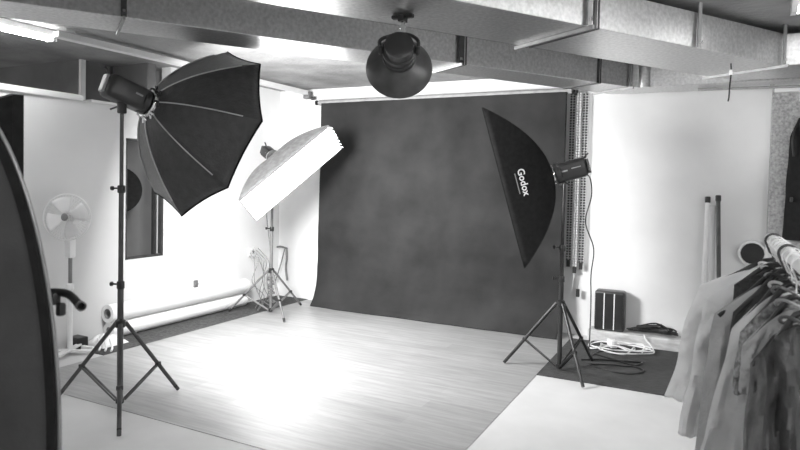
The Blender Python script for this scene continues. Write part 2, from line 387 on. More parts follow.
def softbox_parts(r, C, n, l, w, L, W, D, fab, seam, glow, lip=.035, ring=.075):
    a, b_ = L / 2, W / 2; m0 = .13
    def P(x, y, m): return C - n * (D * (1 - m ** 2)) + l * (a * x) + w * (b_ * y)
    sh = MB()
    for sgn in (-1, 1):
        sh.grid(lambda u, v: P((2 * u - 1) * (m0 + (1 - m0) * v), sgn * (m0 + (1 - m0) * v), m0 + (1 - m0) * v), 16, 18)
        sh.grid(lambda u, v: P(sgn * (m0 + (1 - m0) * v), (2 * u - 1) * (m0 + (1 - m0) * v), m0 + (1 - m0) * v), 8, 18)
    sh.build('shell', fab, r, True, solid=.003, merge=True)
    rim = MB(); o = [(-1, -1), (1, -1), (1, 1), (-1, 1)]
    for i in range(4):
        (x0, y0), (x1, y1) = o[i], o[(i + 1) % 4]
        p, q = P(x0, y0, 1), P(x1, y1, 1); rim.add([p, q, q + n * lip, p + n * lip], [(0, 1, 2, 3)])
    rim.build('rim', fab, r, False, solid=.004, merge=True)
    for x, y in o:
        MB().tube([P(x * t, y * t, t) - n * .0 for t in [m0 + (1 - m0) * k / 12 for k in range(13)]], .0035, 6).build('seam', seam, r, True)
    d = MB().add([P(-.985, -.97, 1) - n * .004, P(.985, -.97, 1) - n * .004, P(.985, .97, 1) - n * .004, P(-.985, .97, 1) - n * .004], [(0, 1, 2, 3)])
    d.build('diffuser', glow, r, False, solid=.002)
    ap = C - n * D
    MB().lathe(ap - n * .010, n, [(0, ring * .9), (.002, ring * 1.05), (.010, ring * 1.05), (.012, ring * .9)], 32).build('speed_ring', CHROME, r, True)
    return P

# --- right dark strip softbox
n3 = V((-.918, -.285, -.276)).normalized(); l3 = V((-.264, -.082, .961)); l3 = (l3 - n3 * l3.dot(n3)).normalized(); w3 = n3.cross(l3)
H3 = V((-1.153, 4.975, 1.583)); C3 = H3 + n3 * .405
sb3 = thing('softbox', tuple(C3), 'black strip softbox with white lettering in front of the backdrop', 'softbox')
P3 = softbox_parts(sb3, C3, n3, l3, w3, 1.315, .36, .405, BLACKFAB, BLACKFAB, WPAPER, lip=.008)
strobe('black flash head behind the dark strip softbox with a trailing cord', H3 - n3 * .02, n3, .255, .078, (S3[0] - .02, S3[1] + .03, 1.505))
# lettering on the panel that faces the room
def text_mesh(body, size, bold=0.):
    cu = bpy.data.curves.new('t', 'FONT'); cu.body = body; cu.size = size; cu.offset = bold; cu.align_x = 'CENTER'; cu.resolution_u = 4
    o = bpy.data.objects.new('t', cu); col.objects.link(o); bpy.context.view_layer.update()
    me = bpy.data.meshes.new_from_object(o.evaluated_get(bpy.context.evaluated_depsgraph_get()))
    vs = [v.co.copy() for v in me.vertices]; fs = [list(p.vertices) for p in me.polygons]
    bpy.data.objects.remove(o); bpy.data.curves.remove(cu); bpy.data.meshes.remove(me)
    return vs, fs
sw = -1 if w3.y > 0 else 1          # side facing the room
def panel_pt(lx, back):               # lx along -l3 in metres, back metres behind the rim
    m = math.sqrt(max(0, 1 - back / .405))
    out = (w3 * sw + n3 * -.3).normalized()
    return C3 - n3 * back - l3 * lx + w3 * (sw * .18 * m) + out * .006
vs, fs = text_mesh('Godox', .078, .0016)
MB().add([panel_pt(p.x * .98 - .004, .135 + p.y) for p in vs], fs).build('lettering', WLOGO, sb3)
MB().add([panel_pt(x, y) for x, y in ((-.086, .105), (.082, .105), (.082, .113), (-.086, .113))], [(0, 1, 2, 3)]).build('printed_line', PIPING, sb3)

# --- glowing strip softbox in the corner
n2 = V((.86, -.277, -.429)).normalized(); l2 = V((.507, .557, .658)); l2 = (l2 - n2 * l2.dot(n2)).normalized(); w2 = n2.cross(l2)
C2 = V((-3.968, 5.241, 1.576)); H2 = C2 - n2 * .42
sb2 = thing('softbox', tuple(C2), 'glowing strip softbox tilted towards the floor in the far corner', 'softbox')
softbox_parts(sb2, C2, n2, l2, w2, 1.21, .35, .40, GREYGLARE, PIPING, E_STRIP)
strobe('grey lit flash head behind the glowing strip softbox', H2 - n2 * .0, n2, .16, .06, (S2[0], S2[1], 1.69))

for k in range(7):
    u = -.85 + 1.7 * k / 6
    q = C2 + l2 * .605 + w2 * (.175 * u) + n2 * .02
    MB().add([q - w2 * .014, q + w2 * .014, q + w2 * .008 + n2 * .035 + l2 * .012, q - w2 * .008 + n2 * .035 + l2 * .012], [(0, 1, 2, 3)]).build('fabric_tab', WPAPER, sb2, solid=.003)
# --- octagonal softbox at left
no = V((.213, .923, -.322)).normalized(); Co = V((-3.267, 3.295, 1.838)); Do = .464
OV = [V(p) for p in ((-3.271, 3.085, 1.232), (-2.827, 3.055, 1.439), (-2.641, 3.165, 1.879), (-2.822, 3.352, 2.295), (-3.264, 3.506, 2.443), (-3.708, 3.536, 2.237), (-3.894, 3.425, 1.797), (-3.713, 3.239, 1.381))]
Ao = Co - no * Do
ob = thing('octagonal_softbox', tuple(Co), 'large black octagonal softbox with pale ribs on the left stand', 'softbox')
def rib_pt(k, m): return Co - no * (Do * (1 - m ** 1.75)) + (OV[k % 8] - Co) * m
sh = MB(); m0 = .13
for k in range(8):
    def pf(u, v, k=k):
        m = m0 + (1 - m0) * v
        p = rib_pt(k, m).lerp(rib_pt(k + 1, m), u); s = 4 * u * (1 - u)
        mid = (rib_pt(k, m) + rib_pt(k + 1, m)) / 2 - (Co - no * (Do * (1 - m ** 1.75)))
        return p - mid * (.028 * s * m ** 2) + no * (-.006 * s * v)
    sh.grid(pf, 10, 16)
sh.build('shell', OCTAFAB, ob, True, solid=.003, merge=True)
for k in range(8):
    MB().tube([rib_pt(k, m0 + (1 - m0) * j / 14) - no * .004 + (OV[k] - Co).normalized() * .003 for j in range(13)], .0045, 6).build('rib', RIBM, ob, True)
rim = []
for k in range(8):
    for j in range(6):
        u = j / 6; s = 4 * u * (1 - u); p = OV[k].lerp(OV[(k + 1) % 8], u); mid = (OV[k] + OV[(k + 1) % 8]) / 2 - Co
        rim.append(p - mid * (.028 * s) - no * .006 * s)
MB().tube(rim, .006, 6, loop=True).build('rim', BLACKFAB, ob, True)
dm = MB(); c0 = len(rim); dm.add([Co + (p - Co) * .80 - no * .13 for p in rim] + [Co - no * .12], [[i, (i + 1) % c0, c0] for i in range(c0)]); dm.build('diffuser', E_OCTA, ob)
MB().lathe(Ao - no * .01, no, [(0, .078), (.006, .098), (.016, .10), (.02, .094), (.024, .10), (.04, .10), (.048, .08)], 36).build('speed_ring', CHROME, ob, True)
for k in range(8):
    d = (OV[k] - Co).normalized(); t = no.cross(d)
    q = Ao + d * .10 + no * .02
    MB().tube([q - no * .03, q + d * .022 + no * .035, q + d * .07 + no * .06], [.009, .012, .007], 8).rbox(q + d * .012 + t * .018, (.018, .018, .04), .004).build('clamp', CHROME if k in (0, 1, 7) else BLACKM, ob, True)
strobe('black flash head with a pale end panel behind the octagonal softbox', Ao - no * .012, no, .285, .078, (S1[0], S1[1], 1.925), boxy=True)

# --- cords
tag(MB().tube(bez([(-.925, 5.09, 1.60), (-.885, 5.12, 1.56), (-.875, 5.15, 1.42), (-.925, 5.2, 1.2), (-.86, 5.24, .98), (-.885, 5.3, .75), (-.885, 5.34, .5), (-.89, 5.36, .2), (-.90, 5.42, .03), (-.88, 5.6, .014), (-.82, 5.75, .014)], 8), .005, 6).build('power_cord', BLACK, None, True), 'thin dark cord falling from the right flash head to the rug', 'cord')

# ------------------------------------------------------------------ hanging lamp under the large duct
hl = thing('hanging_studio_light', (-1.43, 2.79, 1.95), 'black dish reflector flash head hanging under the large duct', 'lamp')
nl = V((-.43, .85, -.30)).normalized(); hc = V((-1.375, 2.652, 2.137))
MB().rbox((-1.425, 2.78, 2.337), (.12, .03, .02), .006).box((-1.425, 2.78, 2.325), (.03, .05, .03)).build('clamp', BLACK, hl)
MB().cyl((-1.425, 2.78, 2.33), (-1.405, 2.755, 2.24), .011).lathe((-1.42, 2.775, 2.27), (0, 0, 1), [(0, .012), (.004, .017), (.02, .017), (.024, .012)], 12).build('stem', CHROME, hl, True)
yk = MB(); q = V((-1.39, 2.73, 2.235))
n_, e1_, e2_ = frame_of(nl)
yk.tube(bez([hc - e1_ * .092 + nl * .01, hc - e1_ * .088 + e2_ * .06, q, hc + e1_ * .088 + e2_ * .06, hc + e1_ * .092 + nl * .01], 6), .009, 8); yk.build('yoke', BLACK, hl, True)
MB().lathe(hc - nl * .06, nl, [(0, .055), (.006, .070), (.05, .075), (.055, .083), (.075, .083), (.08, .075), (.10, .075), (.105, .083), (.13, .083), (.14, .07)], 30).build('body', BLACK, hl, True)
for s in (-1, 1): MB().lathe(hc + e1_ * .08 * s, e1_ * s, [(0, .02), (.012, .024), (.02, .02)], 14).build('knob', BLACK, hl, True)
MB().lathe(hc + nl * .07, nl, [(0, .055), (.010, .062), (.03, .09), (.055, .13), (.08, .156), (.10, .168), (.108, .171), (.110, .167), (.10, .163), (.08, .151), (.055, .125), (.03, .085)], 48, close=False).build('reflector_dish', GREYM, hl, True)
MB().lathe(hc + nl * .08, nl, [(0, .03), (.05, .03), (.06, .02)], 16).build('flash_tube', WPLAST, hl, True)

# ------------------------------------------------------------------ fan by the left wall
fb = (-4.735, 3.27); fz = 1.15
fan = thing('pedestal_fan', (fb[0], fb[1], 0), 'white pedestal fan standing by the left partition wall', 'fan')
for k in range(2):
    a = .5 + k * PI / 2; d = V((math.cos(a), math.sin(a), 0)) * .2
    MB().box((fb[0], fb[1], .03 + .012 * k), (.40, .045, .022), Matrix.Rotation(a, 3, 'Z')).build('foot_bar', WPLAST, fan, bevel=.006)
MB().cyl((fb[0], fb[1], .04), (fb[0], fb[1], .56), .021).build('pole', WPLAST, fan, True)
MB().cyl((fb[0], fb[1], .56), (fb[0], fb[1], .82), .015).build('pole', SGREYM, fan, True)
MB().lathe((fb[0], fb[1], .54), (0, 0, 1), [(0, .022), (.01, .03), (.05, .028), (.06, .018)], 18).build('height_collar', WPLAST, fan, True)
MB().rbox((fb[0], fb[1], .90), (.07, .06, .18), .015).build('control_box', WPLAST, fan, True)
nf = V((.50, -.86, .05)).normalized(); fc = V((fb[0], fb[1], fz))
MB().cyl((fb[0], fb[1], .97), (fb[0], fb[1], 1.10), .02).build('neck', WPLAST, fan, True)
MB().lathe(fc - nf * .13, nf, [(0, .02), (.02, .055), (.1, .06), (.13, .04)], 22).build('motor', WPLAST, fan, True)
n_, f1, f2 = frame_of(nf)
cg = MB(); Rf = .19
for s, dd in ((1, .10), (-1, .02)):
    for k in range(48):
        a = 2 * PI * k / 48; dr = f1 * math.cos(a) + f2 * math.sin(a)
        cg.tube([fc + nf * (.06 + s * .045) + dr * .03, fc + nf * (.06 + s * .05) + dr * Rf * .6, fc + nf * (.06 + s * .03) + dr * Rf * .93, fc + nf * .06 + dr * Rf], .0013, 4)
    for rr in (.06, .12, .165): cg.tube([fc + nf * (.06 + s * .048 * (1 if rr < .15 else .8)) + (f1 * math.cos(t) + f2 * math.sin(t)) * rr for t in [2 * PI * j / 40 for j in range(40)]], .0014, 4, loop=True)
cg.tube([fc + nf * .06 + (f1 * math.cos(t) + f2 * math.sin(t)) * Rf for t in [2 * PI * j / 48 for j in range(48)]], .005, 6, loop=True)
cg.build('cage', WPLAST, fan, True)
for k in range(4):
    a0 = k * PI / 2 + .3
    def bl(u, v, a0=a0):
        r = .035 + .135 * v; a = a0 + (u - .5) * 1.15 * (1 - .15 * v)
        return fc + nf * (.06 + .03 * (u - .5)) + (f1 * math.cos(a) + f2 * math.sin(a)) * r
    MB().grid(bl, 6, 6).build('blade', WPLAST, fan, True, solid=.002)
MB().lathe(fc + nf * .05, nf, [(0, .035), (.04, .035), (.055, .02)], 18).build('badge', SGREYM, fan, True)

# ------------------------------------------------------------------ rolls on the carpet
def roll(label, p0, p1, r, hole, grp='white paper rolls on the carpet'):
    p0 = V(p0); p1 = V(p1); t = thing('paper_roll', ((p0 + p1) / 2 - V((0, 0, r)))[:], label, 'roll', grp)
    ax = (p1 - p0).normalized(); L = (p1 - p0).length
    MB().lathe(p0, ax, [(0, hole), (0, r), (L, r), (L, hole)], 28, close=False).build('paper', WPAPER, t, True)
    MB().lathe(p0 + ax * .004, ax, [(0, hole * .86), (0, hole), (L - .008, hole), (L - .008, hole * .86), (0, hole * .86)], 24, close=False).build('core', CARD, t, True)
    return t
roll('white paper roll with an open cardboard end resting on top of another roll', (-4.862, 3.72, .243), (-4.860, 5.56, .243), .083, .047)
roll('long white paper roll lying on the dark carpet beneath another roll', (-4.868, 3.74, .083), (-4.868, 5.54, .083), .074, .035)
sp = thing('plastic_sheet', (-4.74, 3.66, .008), 'crumpled white plastic wrapping by the roll ends', 'wrapping')
def crump(u, v):
    x = -4.89 + .27 * u; y = 3.50 + .26 * v
    e = math.sin(PI * u) ** .5 * math.sin(PI * v) ** .5
    return (x, y, .010 + e * (.05 + .07 * abs(noise.noise(V((x * 14, y * 14, 2)))) + .03 * abs(noise.noise(V((x * 40, y * 40, 5))))))
MB().grid(crump, 30, 30).build('sheet', WPAPER, sp, True)
for k in range(3):
    q = V((-4.70 + .05 * k, 3.52 + .02 * k, .04)); MB().tube(bez([q, q + V((.05, -.05, .06)), q + V((.09, -.06, .0)), q + V((.13, -.1, -.018))], 5), .009, 6).build('fold', WPLAST, sp, True)
tag(MB().rbox((-4.86, 3.43, .055), (.14, .10, .09), .008).build('dark_case', BLACK), 'small dark case on the carpet behind the fan', 'case')
tag(MB().rbox((-4.70, 3.41, .026), (.13, .035, .035), .006, Matrix.Rotation(.1, 3, 'Z')).build('timber_offcut', WPAPER), 'short pale timber offcut lying at the carpet front edge', 'timber')

# dish seen through the dark opening
ds = thing('beauty_dish', (-5.22, 4.28, .9), 'dark round dish seen through the opening in the left wall', 'dish')
nd = V((.75, -.6, .15)).normalized()
MB().lathe((-5.28, 4.13, 1.36), -nd, [(0, .24), (.02, .235), (.08, .18), (.12, .07), (.14, .06)], 40).build('dish', BLACKFAB, ds, True)
MB().cyl((-5.25, 4.19, 0), (-5.28, 4.2, 1.3), .014).build('pole', BLACKM, ds, True)
MB().lathe((-5.25, 4.19, 0), (0, 0, 1), [(0, .14), (.02, .14), (.03, .03)], 24).build('base', BLACKM, ds, True)

# wall sockets and cables in the far corner
def socket(label, c, size, m): 
    t = thing('wall_socket', c, label, 'socket', 'small fittings on the left wall')
    MB().rbox(c, size, .006).build('plate', m, t); MB().cyl((c[0] + size[0] / 2 - .004, c[1], c[2]), (c[0] + size[0] / 2 + .012, c[1], c[2]), .018).build('plug', SGREYM, t, True)
socket('small grey socket low on the left wall above the white rolls', (-4.905, 4.83, .36), (.02, .05, .075), GREYGLARE)
socket('white socket with plugs on the left wall behind the far stand', (-4.905, 5.72, .62), (.02, .12, .10), WPLAST)
cb = thing('cable_bundle', (-4.8, 5.7, .01), 'thin loose cables hanging from the corner socket behind the far stand', 'cables')
random.seed(3)
for k in range(6):
    y = 5.66 + .03 * k
    e = (-4.62 + random.uniform(-.08, .2), 5.55 + random.uniform(-.2, .3), .015)
    MB().tube(bez([(-4.885, y, .62 + .02 * (k % 3)), (-4.83 + .02 * k, y + .02, .5), (-4.80, y + random.uniform(-.08, .12), .28), (-4.74, y + random.uniform(-.1, .1), .1), e], 7), .0045, 6).build('cable', SGREYM, cb, True)
cw = thing('coiled_cable', (S2[0], S2[1], .1), 'grey cable wound around the far stand near its base', 'cable')
MB().tube([(S2[0] + math.cos(t) * (.035 + .012 * math.sin(3.3 * t)), S2[1] + math.sin(t) * (.035 + .012 * math.sin(2.1 * t)), .12 + .30 * t / 60 + .02 * math.sin(t * .7)) for t in [i * .35 for i in range(172)]], .0055, 6).build('cable', SGREYM, cw, True)
hk = thing('wall_hook_rail', (-4.82, 6.25, .3), 'short dark hook rail with hanging straps low in the corner', 'hook')
MB().tube(bez([(-4.93, 6.235, .635), (-4.86, 6.22, .645), (-4.77, 6.235, .625)], 4), .012, 8).build('bar', SGREYM, hk, True)
MB().tube(bez([(-4.78, 6.23, .62), (-4.765, 6.22, .5), (-4.785, 6.23, .38), (-4.76, 6.23, .22)], 6), .013, 6).build('strap', SGREYM, hk, True)
MB().tube(bez([(-4.80, 6.22, .62), (-4.85, 6.2, .4), (-4.91, 6.18, .2)], 6), .007, 6).build('strap', SGREYM, hk, True)
tag(MB().tube(bez([(S2[0] - .01, S2[1] + .02, 1.66), (S2[0] - .12, S2[1] + .05, 1.2), (S2[0] - .10, S2[1] + .1, .7), (S2[0] - .05, S2[1] + .05, .42), (S2[0] - .035, S2[1] + .03, .2)], 8), .0045, 6).build('lamp_cord', SGREYM, None, True), 'thin grey cord falling beside the far stand', 'cord')

# ------------------------------------------------------------------ heater, cables and tubes on the right
ht = thing('panel_heater', (-.84, 6.17, .11), 'black box with two pale upright strips standing on the plaster ledge', 'heater')
MB().rbox((-.842, 6.18, .302), (.275, .15, .384), .022, seg=3).build('case', GREYM, ht, True)
for x in (-.935, -.843, -.752): MB().rbox((x, 6.107, .30), (.072, .012, .34), .004).build('front_panel', BLACK, ht)
for x in (-.889, -.797): MB().box((x, 6.103, .30), (.009, .012, .345)).build('pale_strip', WPLAST, ht)
cp = thing('cable_pile', (-.46, 6.17, .11), 'tangle of black cable heaped on the plaster ledge beside the black box', 'cable')
random.seed(11); pts = []
for i in range(46):
    a = i * 1.9 + random.uniform(-.4, .4); f = .5 + .5 * math.sin(i * .73)
    x = -.46 + .22 * math.cos(a) * random.uniform(.5, 1.05); h = max(.01, .10 - .30 * abs(x + .44)) * (.35 + .65 * random.random())
    pts.append((x, 6.175 + .055 * math.sin(a * 1.3), .122 + h))
MB().tube(bez(pts, 5), .0075, 6).build('cable', BLACK, cp, True)
wc = thing('extension_cable', (-.70, 5.75, .008), 'loose coil of white extension cable on the dark rug', 'cable')
random.seed(5); pts = []
for i in range(24):
    a = i * 1.02; rx = .21 + .10 * math.sin(i * 1.7); ry = .15 + .09 * math.cos(i * 1.3)
    pts.append((-.72 + rx * math.cos(a) + .03 * math.sin(i * 2.1), 5.79 + ry * math.sin(a) + .03 * math.cos(i * 1.1), .016 + .05 * abs(math.sin(i * 1.37))))
pts += [(-.45, 5.82, .02), (-.43, 5.95, .03), (-.50, 6.03, .09), (-.52, 6.06, .13)]
MB().tube(bez(pts, 6), .006, 6).build('cable', WPLAST, wc, True)
MB().rbox((-.77, 5.84, .065), (.06, .10, .075), .012, Matrix.Rotation(.6, 3, 'Z')).build('plug_block', WPLAST, wc, True)
bc = thing('black_cable', (-.66, 5.35, .008), 'loose black cable lying on the dark rug in front of the white coil', 'cable')
MB().tube(bez([(-.95, 5.33, .014), (-.8, 5.42, .014), (-.62, 5.47, .014), (-.48, 5.50, .016), (-.55, 5.36, .014), (-.72, 5.30, .02), (-.86, 5.22, .014), (-.66, 5.12, .014), (-.52, 5.14, .014), (-.45, 5.28, .014), (-.6, 5.4, .02), (-.78, 5.52, .014), (-.88, 5.58, .014)], 8), .008, 6).build('cable', BLACK, bc, True)
def pole(label, p0, p1, r, m, cap):
    t = thing('roller_tube', p0, label, 'tube', 'tubes leaning on the back wall'); p0 = V(p0); p1 = V(p1); ax = (p1 - p0).normalized()
    MB().cyl(p0, p1, r).build('tube', m, t, True); MB().lathe(p1 - ax * .05, ax, [(0, r * 1.2), (.01, r * 1.3), (.05, r * 1.3), (.055, r)], 18).build('end_cap', cap, t, True)
    return t
pole('white tube with a black end cap leaning on the back wall', (-.046, 6.11, .11), (-.033, 6.19, 1.42), .018, WPLAST, BLACK)
pole('dark tube with a black end cap leaning on the back wall', (.100, 6.12, .11), (.050, 6.19, 1.435), .018, GREYM, BLACK)
pole('wide pale grey tube between the white and dark tubes', (.028, 6.19, .11), (.010, 6.235, 1.34), .026, GREYWALL, GREYWALL)
vt = thing('round_vent', (.33, 6.28, .9), 'round black vent grille with a pale rim on the back wall', 'vent')
MB().lathe((.335, 6.28, .93), (0, -1, 0), [(0, .115), (.05, .115), (.06, .105), (.06, .095), (.03, .092)], 32, close=False).build('rim', WPLAST, vt, True)
g = MB().lathe((.335, 6.25, .93), (0, -1, 0), [(0, .09), (.018, .09)], 32)
for i in range(-5, 6):
    for j in range(-5, 6):
        x, z = i * .017 + (j % 2) * .0085, j * .015
        if x * x + z * z < .0075: g.tube([(.335 + x + .0075 * math.cos(t), 6.232, .93 + z + .0075 * math.sin(t)) for t in [k * PI / 3 for k in range(6)]], .0016, 4, loop=True)
g.build('honeycomb', BLACK, vt)
# black garment bag hanging on the column
gb = thing('garment_bag', (.68, 6.09, 1.1), 'black garment bag hanging from the speckled column', 'bag')
def bagf(u, v):
    z = 2.13 - 1.05 * v; w = .11 + .06 * min(1, v * 6) + .035 * v
    a = 2 * PI * u
    x = .745 + w * math.cos(a) * (1 + .05 * noise.noise(V((math.cos(a) * 2, math.sin(a) * 2, z * 4)))); y = 6.08 + (.05 + .03 * v) * math.sin(a) + .015 * noise.noise(V((x * 9, z * 5, 1)))
    return (x, y, z + (.05 * math.cos(a) ** 2 * -1 if v < .02 else 0))
m_ = MB().grid(bagf, 40, 40); m_.build('bag', BLACKFAB, gb, True, merge=True)
MB().tube(bez([(.745, 6.1, 2.10), (.745, 6.11, 2.2), (.73, 6.13, 2.25), (.715, 6.15, 2.22)], 5), .006, 6).build('hook', CHROME, gb, True)
MB().tube(bez([(.595, 6.03, 2.02), (.58, 6.0, 1.9), (.595, 6.02, 1.78)], 5), .008, 6).build('strap', BLACK, gb, True)
MB().rbox((.59, 6.02, 1.42), (.02, .03, .04), .004).build('buckle', BLACK, gb)

# ------------------------------------------------------------------ clothes rail with garments
RX, RZ = .225, 1.295
rk = thing('clothes_rail', (RX, 2.2, 0), 'white clothes rail at the right edge holding the garments', 'clothes rail')
MB().cyl((RX, 3.0, RZ), (RX, 1.2, RZ), .021, seg=20).build('rail', WPLAST, rk, True)
for y in (2.985, 1.22):
    MB().cyl((RX, y, .05), (RX, y, RZ), .018).build('post', WPLAST, rk, True)
    MB().tube(bez([(RX - .24, y, .03), (RX - .1, y, .05), (RX, y, .06), (RX + .1, y, .05), (RX + .24, y, .03)], 5), .018, 10).build('foot', WPLAST, rk, True)
def garment(kind, label, y, m, sl, drop, hem, half_hem, thick=.045, seed=0, sleeve=None, tilt=0., frill=0., cat='clothes', hw=.20):
    """y along the rail; sl = shoulder z at the collar; hw shoulder half width"""
    xc = RX
    t = thing(kind, (xc, y, hem), label, cat, 'garments on the rail')
    def sheet(side):
        def f(u, v):
            s = 2 * u - 1; a = abs(s)
            zs = sl - .02 - drop * a ** 1.25 - .02 * math.exp(-(s / .25) ** 2)
            z = zs + (hem - zs) * v
            w = hw + (half_hem - hw) * v ** .9
            x = xc + s * w
            fold = math.sin(s * 9 + seed * 1.7 + 1.2 * noise.noise(V((s * 2, v * 2, seed)))) * .02 * v + .036 * noise.noise(V((s * 3.5, v * 3.2, seed + 9))) * min(1, v * 3 + .25) * (1.6 if kind == 'dark_coat' else 1) + (.014 * noise.noise(V((s * 11 - v * 9, v * 17 + s * 4, seed + 40))) if kind == 'dark_coat' else 0) + .024 * noise.noise(V((s * 7 + v * 5, v * 6 - s * 3, seed + 21))) * min(1, v * 5)
            th = thick * (1 - a ** 4) ** .5 * min(1, .35 + v * 2.0)
            yy = y + side * th + fold + tilt * (v) + .012 * noise.noise(V((x * 11, z * 11, seed + 3)))
            if frill and v > .55: yy += frill * math.sin(s * 26 + seed) * (v - .55) * 2.2; z += .02 * math.sin(s * 19 + seed) * noise.noise(V((s * 5, seed, 8))) * 2
            return (x + .012 * noise.noise(V((z * 6, seed, 2))), yy, z)
        return f
    mb = MB()
    nu, nv = 44, 40
    F, Bk = sheet(-1), sheet(1)
    mb.grid(F, nu, nv); mb.grid(Bk, nu, nv)
    mb.build('body', m, t, True, solid=.003, merge=True)
    cl = MB()
    cl.tube([(xc + .050 * math.cos(a), y + .028 * math.sin(a), sl - .028 + .012 * math.sin(a * 2)) for a in [2 * PI * k / 24 for k in range(24)]], .005, 8, loop=True); cl.build('collar', sleeve_m(m), t, True)
    if sleeve:
        for s in (-1, 1):
            p0 = V((xc + s * hw * .96, y, sl - .03 - drop * .9)); p1 = V((xc + s * (half_hem * .75 + hw * .45), y - .01 + tilt * .4, p0.z - sleeve * .5)); p2 = V((xc + s * (half_hem * .55 + hw * .55), y - .02 + tilt * .6, p0.z - sleeve))
            pts = bez([p0, p0.lerp(p1, .5) + V((s * .012, 0, 0)), p1, p2], 8)
            n = len(pts); rs = []
            for i, p in enumerate(pts):
                k = i / (n - 1); R1 = .045 + .03 * math.sin(PI * min(1, k * 1.1 + .1)); R2 = .028 + .012 * k
                tt = (pts[min(i + 1, n - 1)] - pts[max(0, i - 1)]).normalized(); ex = V((0, 1, 0)).cross(tt).normalized()
                rs.append([p + ex * (R1 * math.cos(a)) * (1 + .12 * noise.noise(V((a, k * 6, seed)))) + V((0, 1, 0)) * (R2 * math.sin(a) * (1 + .25 * noise.noise(V((a * 1.5, k * 7, seed + 5))))) for a in [2 * PI * j / 16 for j in range(16)]])
            MB().rings(rs, False).build('sleeve', m, t, True, solid=.003)
    return t
def sleeve_m(m): return m
def cloth(name, v, t, *a):
    m = mat(name, v, *a); nt = m.node_tree; b = nt.nodes['Principled BSDF']; o = nt.nodes['Material Output']
    tr_ = nt.nodes.new('ShaderNodeBsdfTranslucent'); tr_.inputs['Color'].default_value = (v, v, v, 1)
    mx = nt.nodes.new('ShaderNodeMixShader'); mx.inputs[0].default_value = t
    nt.links.new(b.outputs[0], mx.inputs[1]); nt.links.new(tr_.outputs[0], mx.inputs[2]); nt.links.new(mx.outputs[0], o.inputs['Surface'])
    return m
G_SHEER = cloth('sheer_white_cloth', .92, .6, .7, 0, .03, 14, .3, 40)
G_WHITE = cloth('white_cloth', .85, .4, .8, 0, .04, 14, .3, 40)
G_LIGHT = cloth('light_grey_cloth', .68, .3, .85, 0, .05, 10, .35, 40)
G_MID = cloth('mid_grey_cloth', .42, .2, .85, 0, .04, 10, .35, 40)
G_PATT = mat('mottled_cloth', .2, .85, 0, .16, 60, .3, 40)
G_FUR = mat('dark_fur', .03, .9, 0, .02, 60, 1., 160)
G_DARK = mat('dark_grey_cloth', .07, .6, 0, .03, 8, .5, 22)
G_BLK = mat('black_cloth', .03, .85, 0, .01, 10, .4, 40)
spec = [
 # kind, label, y, mat, sl, drop, hem, half_hem, thick, sleeve, frill, hw
 ('white_blouse', 'sheer white blouse hanging at the far end of the rail', 2.85, G_SHEER, 1.225, .113, .60, .372, .055, None, .02, .264),
 ('white_dress', 'white ruffled dress second from the far end of the rail', 2.70, G_WHITE, 1.225, .144, .51, .315, .055, None, .03, .233),
 ('fur_jacket', 'short dark fur jacket hanging among the pale garments', 2.58, G_FUR, 1.235, .07, .90, .16, .035, None, 0, .141),
 ('grey_shirt', 'mid grey shirt hanging in front of the dark fur', 2.49, G_MID, 1.225, .16, .46, .255, .035, None, 0, .205),
 ('black_blouse', 'black blouse showing a narrow edge between grey shirts', 2.40, G_BLK, 1.235, .14, .62, .17, .03, None, 0, .15),
 ('pale_shirt', 'pale grey shirt with a bright left edge on the rail', 2.31, G_LIGHT, 1.22, .165, .42, .262, .055, None, .012, .148),
 ('mottled_blouse', 'mottled patterned blouse near the front of the rail', 2.20, G_PATT, 1.22, .15, .86, .145, .035, None, .0, .132),
 ('light_jacket', 'light grey jacket second from the front of the rail', 2.08, G_MID, 1.20, .147, .90, .135, .05, None, 0, .128),
 ('dark_coat', 'large crumpled dark grey coat at the front of the rail', 1.95, G_DARK, 1.175, .14, .40, .15, .05, None, 0, .112),
]
hang = None
for i, (k, lb, y, m, sl, drop, hem, hh, th, slv, fr, hw) in enumerate(spec):
    garment(k, lb, y, m, sl, drop, hem, hh, th, i * 3 + 1, slv, 0., fr, hw=hw)
    h = thing('clothes_hanger', (RX, y, 1.19), ['wire hanger of the sheer white blouse', 'wire hanger of the white ruffled dress', 'wire hanger of the dark fur jacket', 'wire hanger of the mid grey shirt', 'wire hanger of the black top', 'wire hanger of the pale grey shirt', 'wire hanger of the mottled blouse', 'wire hanger of the light grey jacket', 'wire hanger of the dark grey coat'][i], 'hanger', 'hangers on the rail')
    hk_ = [(RX + .028 * math.cos(a), y, RZ + .028 * math.sin(a)) for a in [PI * (-.15 + 1.35 * j / 14) for j in range(15)]]
    MB().tube(hk_ + [(RX - .012, y, RZ - .045), (RX, y, RZ - .055), (RX, y, sl - .0)], .0045 if i in (0, 5) else .0022, 8).build('hook', GREYM if i in (0, 5) else WPLAST, h, True)
    MB().tube(bez([(RX - hw * .92, y, sl - .045 - drop * .88), (RX - hw * .5, y, sl - .03 - drop * .42), (RX, y, sl - .005), (RX + hw * .5, y, sl - .03 - drop * .42), (RX + hw * .92, y, sl - .045 - drop * .88)], 5), .009, 8).build('shoulder_bar', BLACK, h, True)

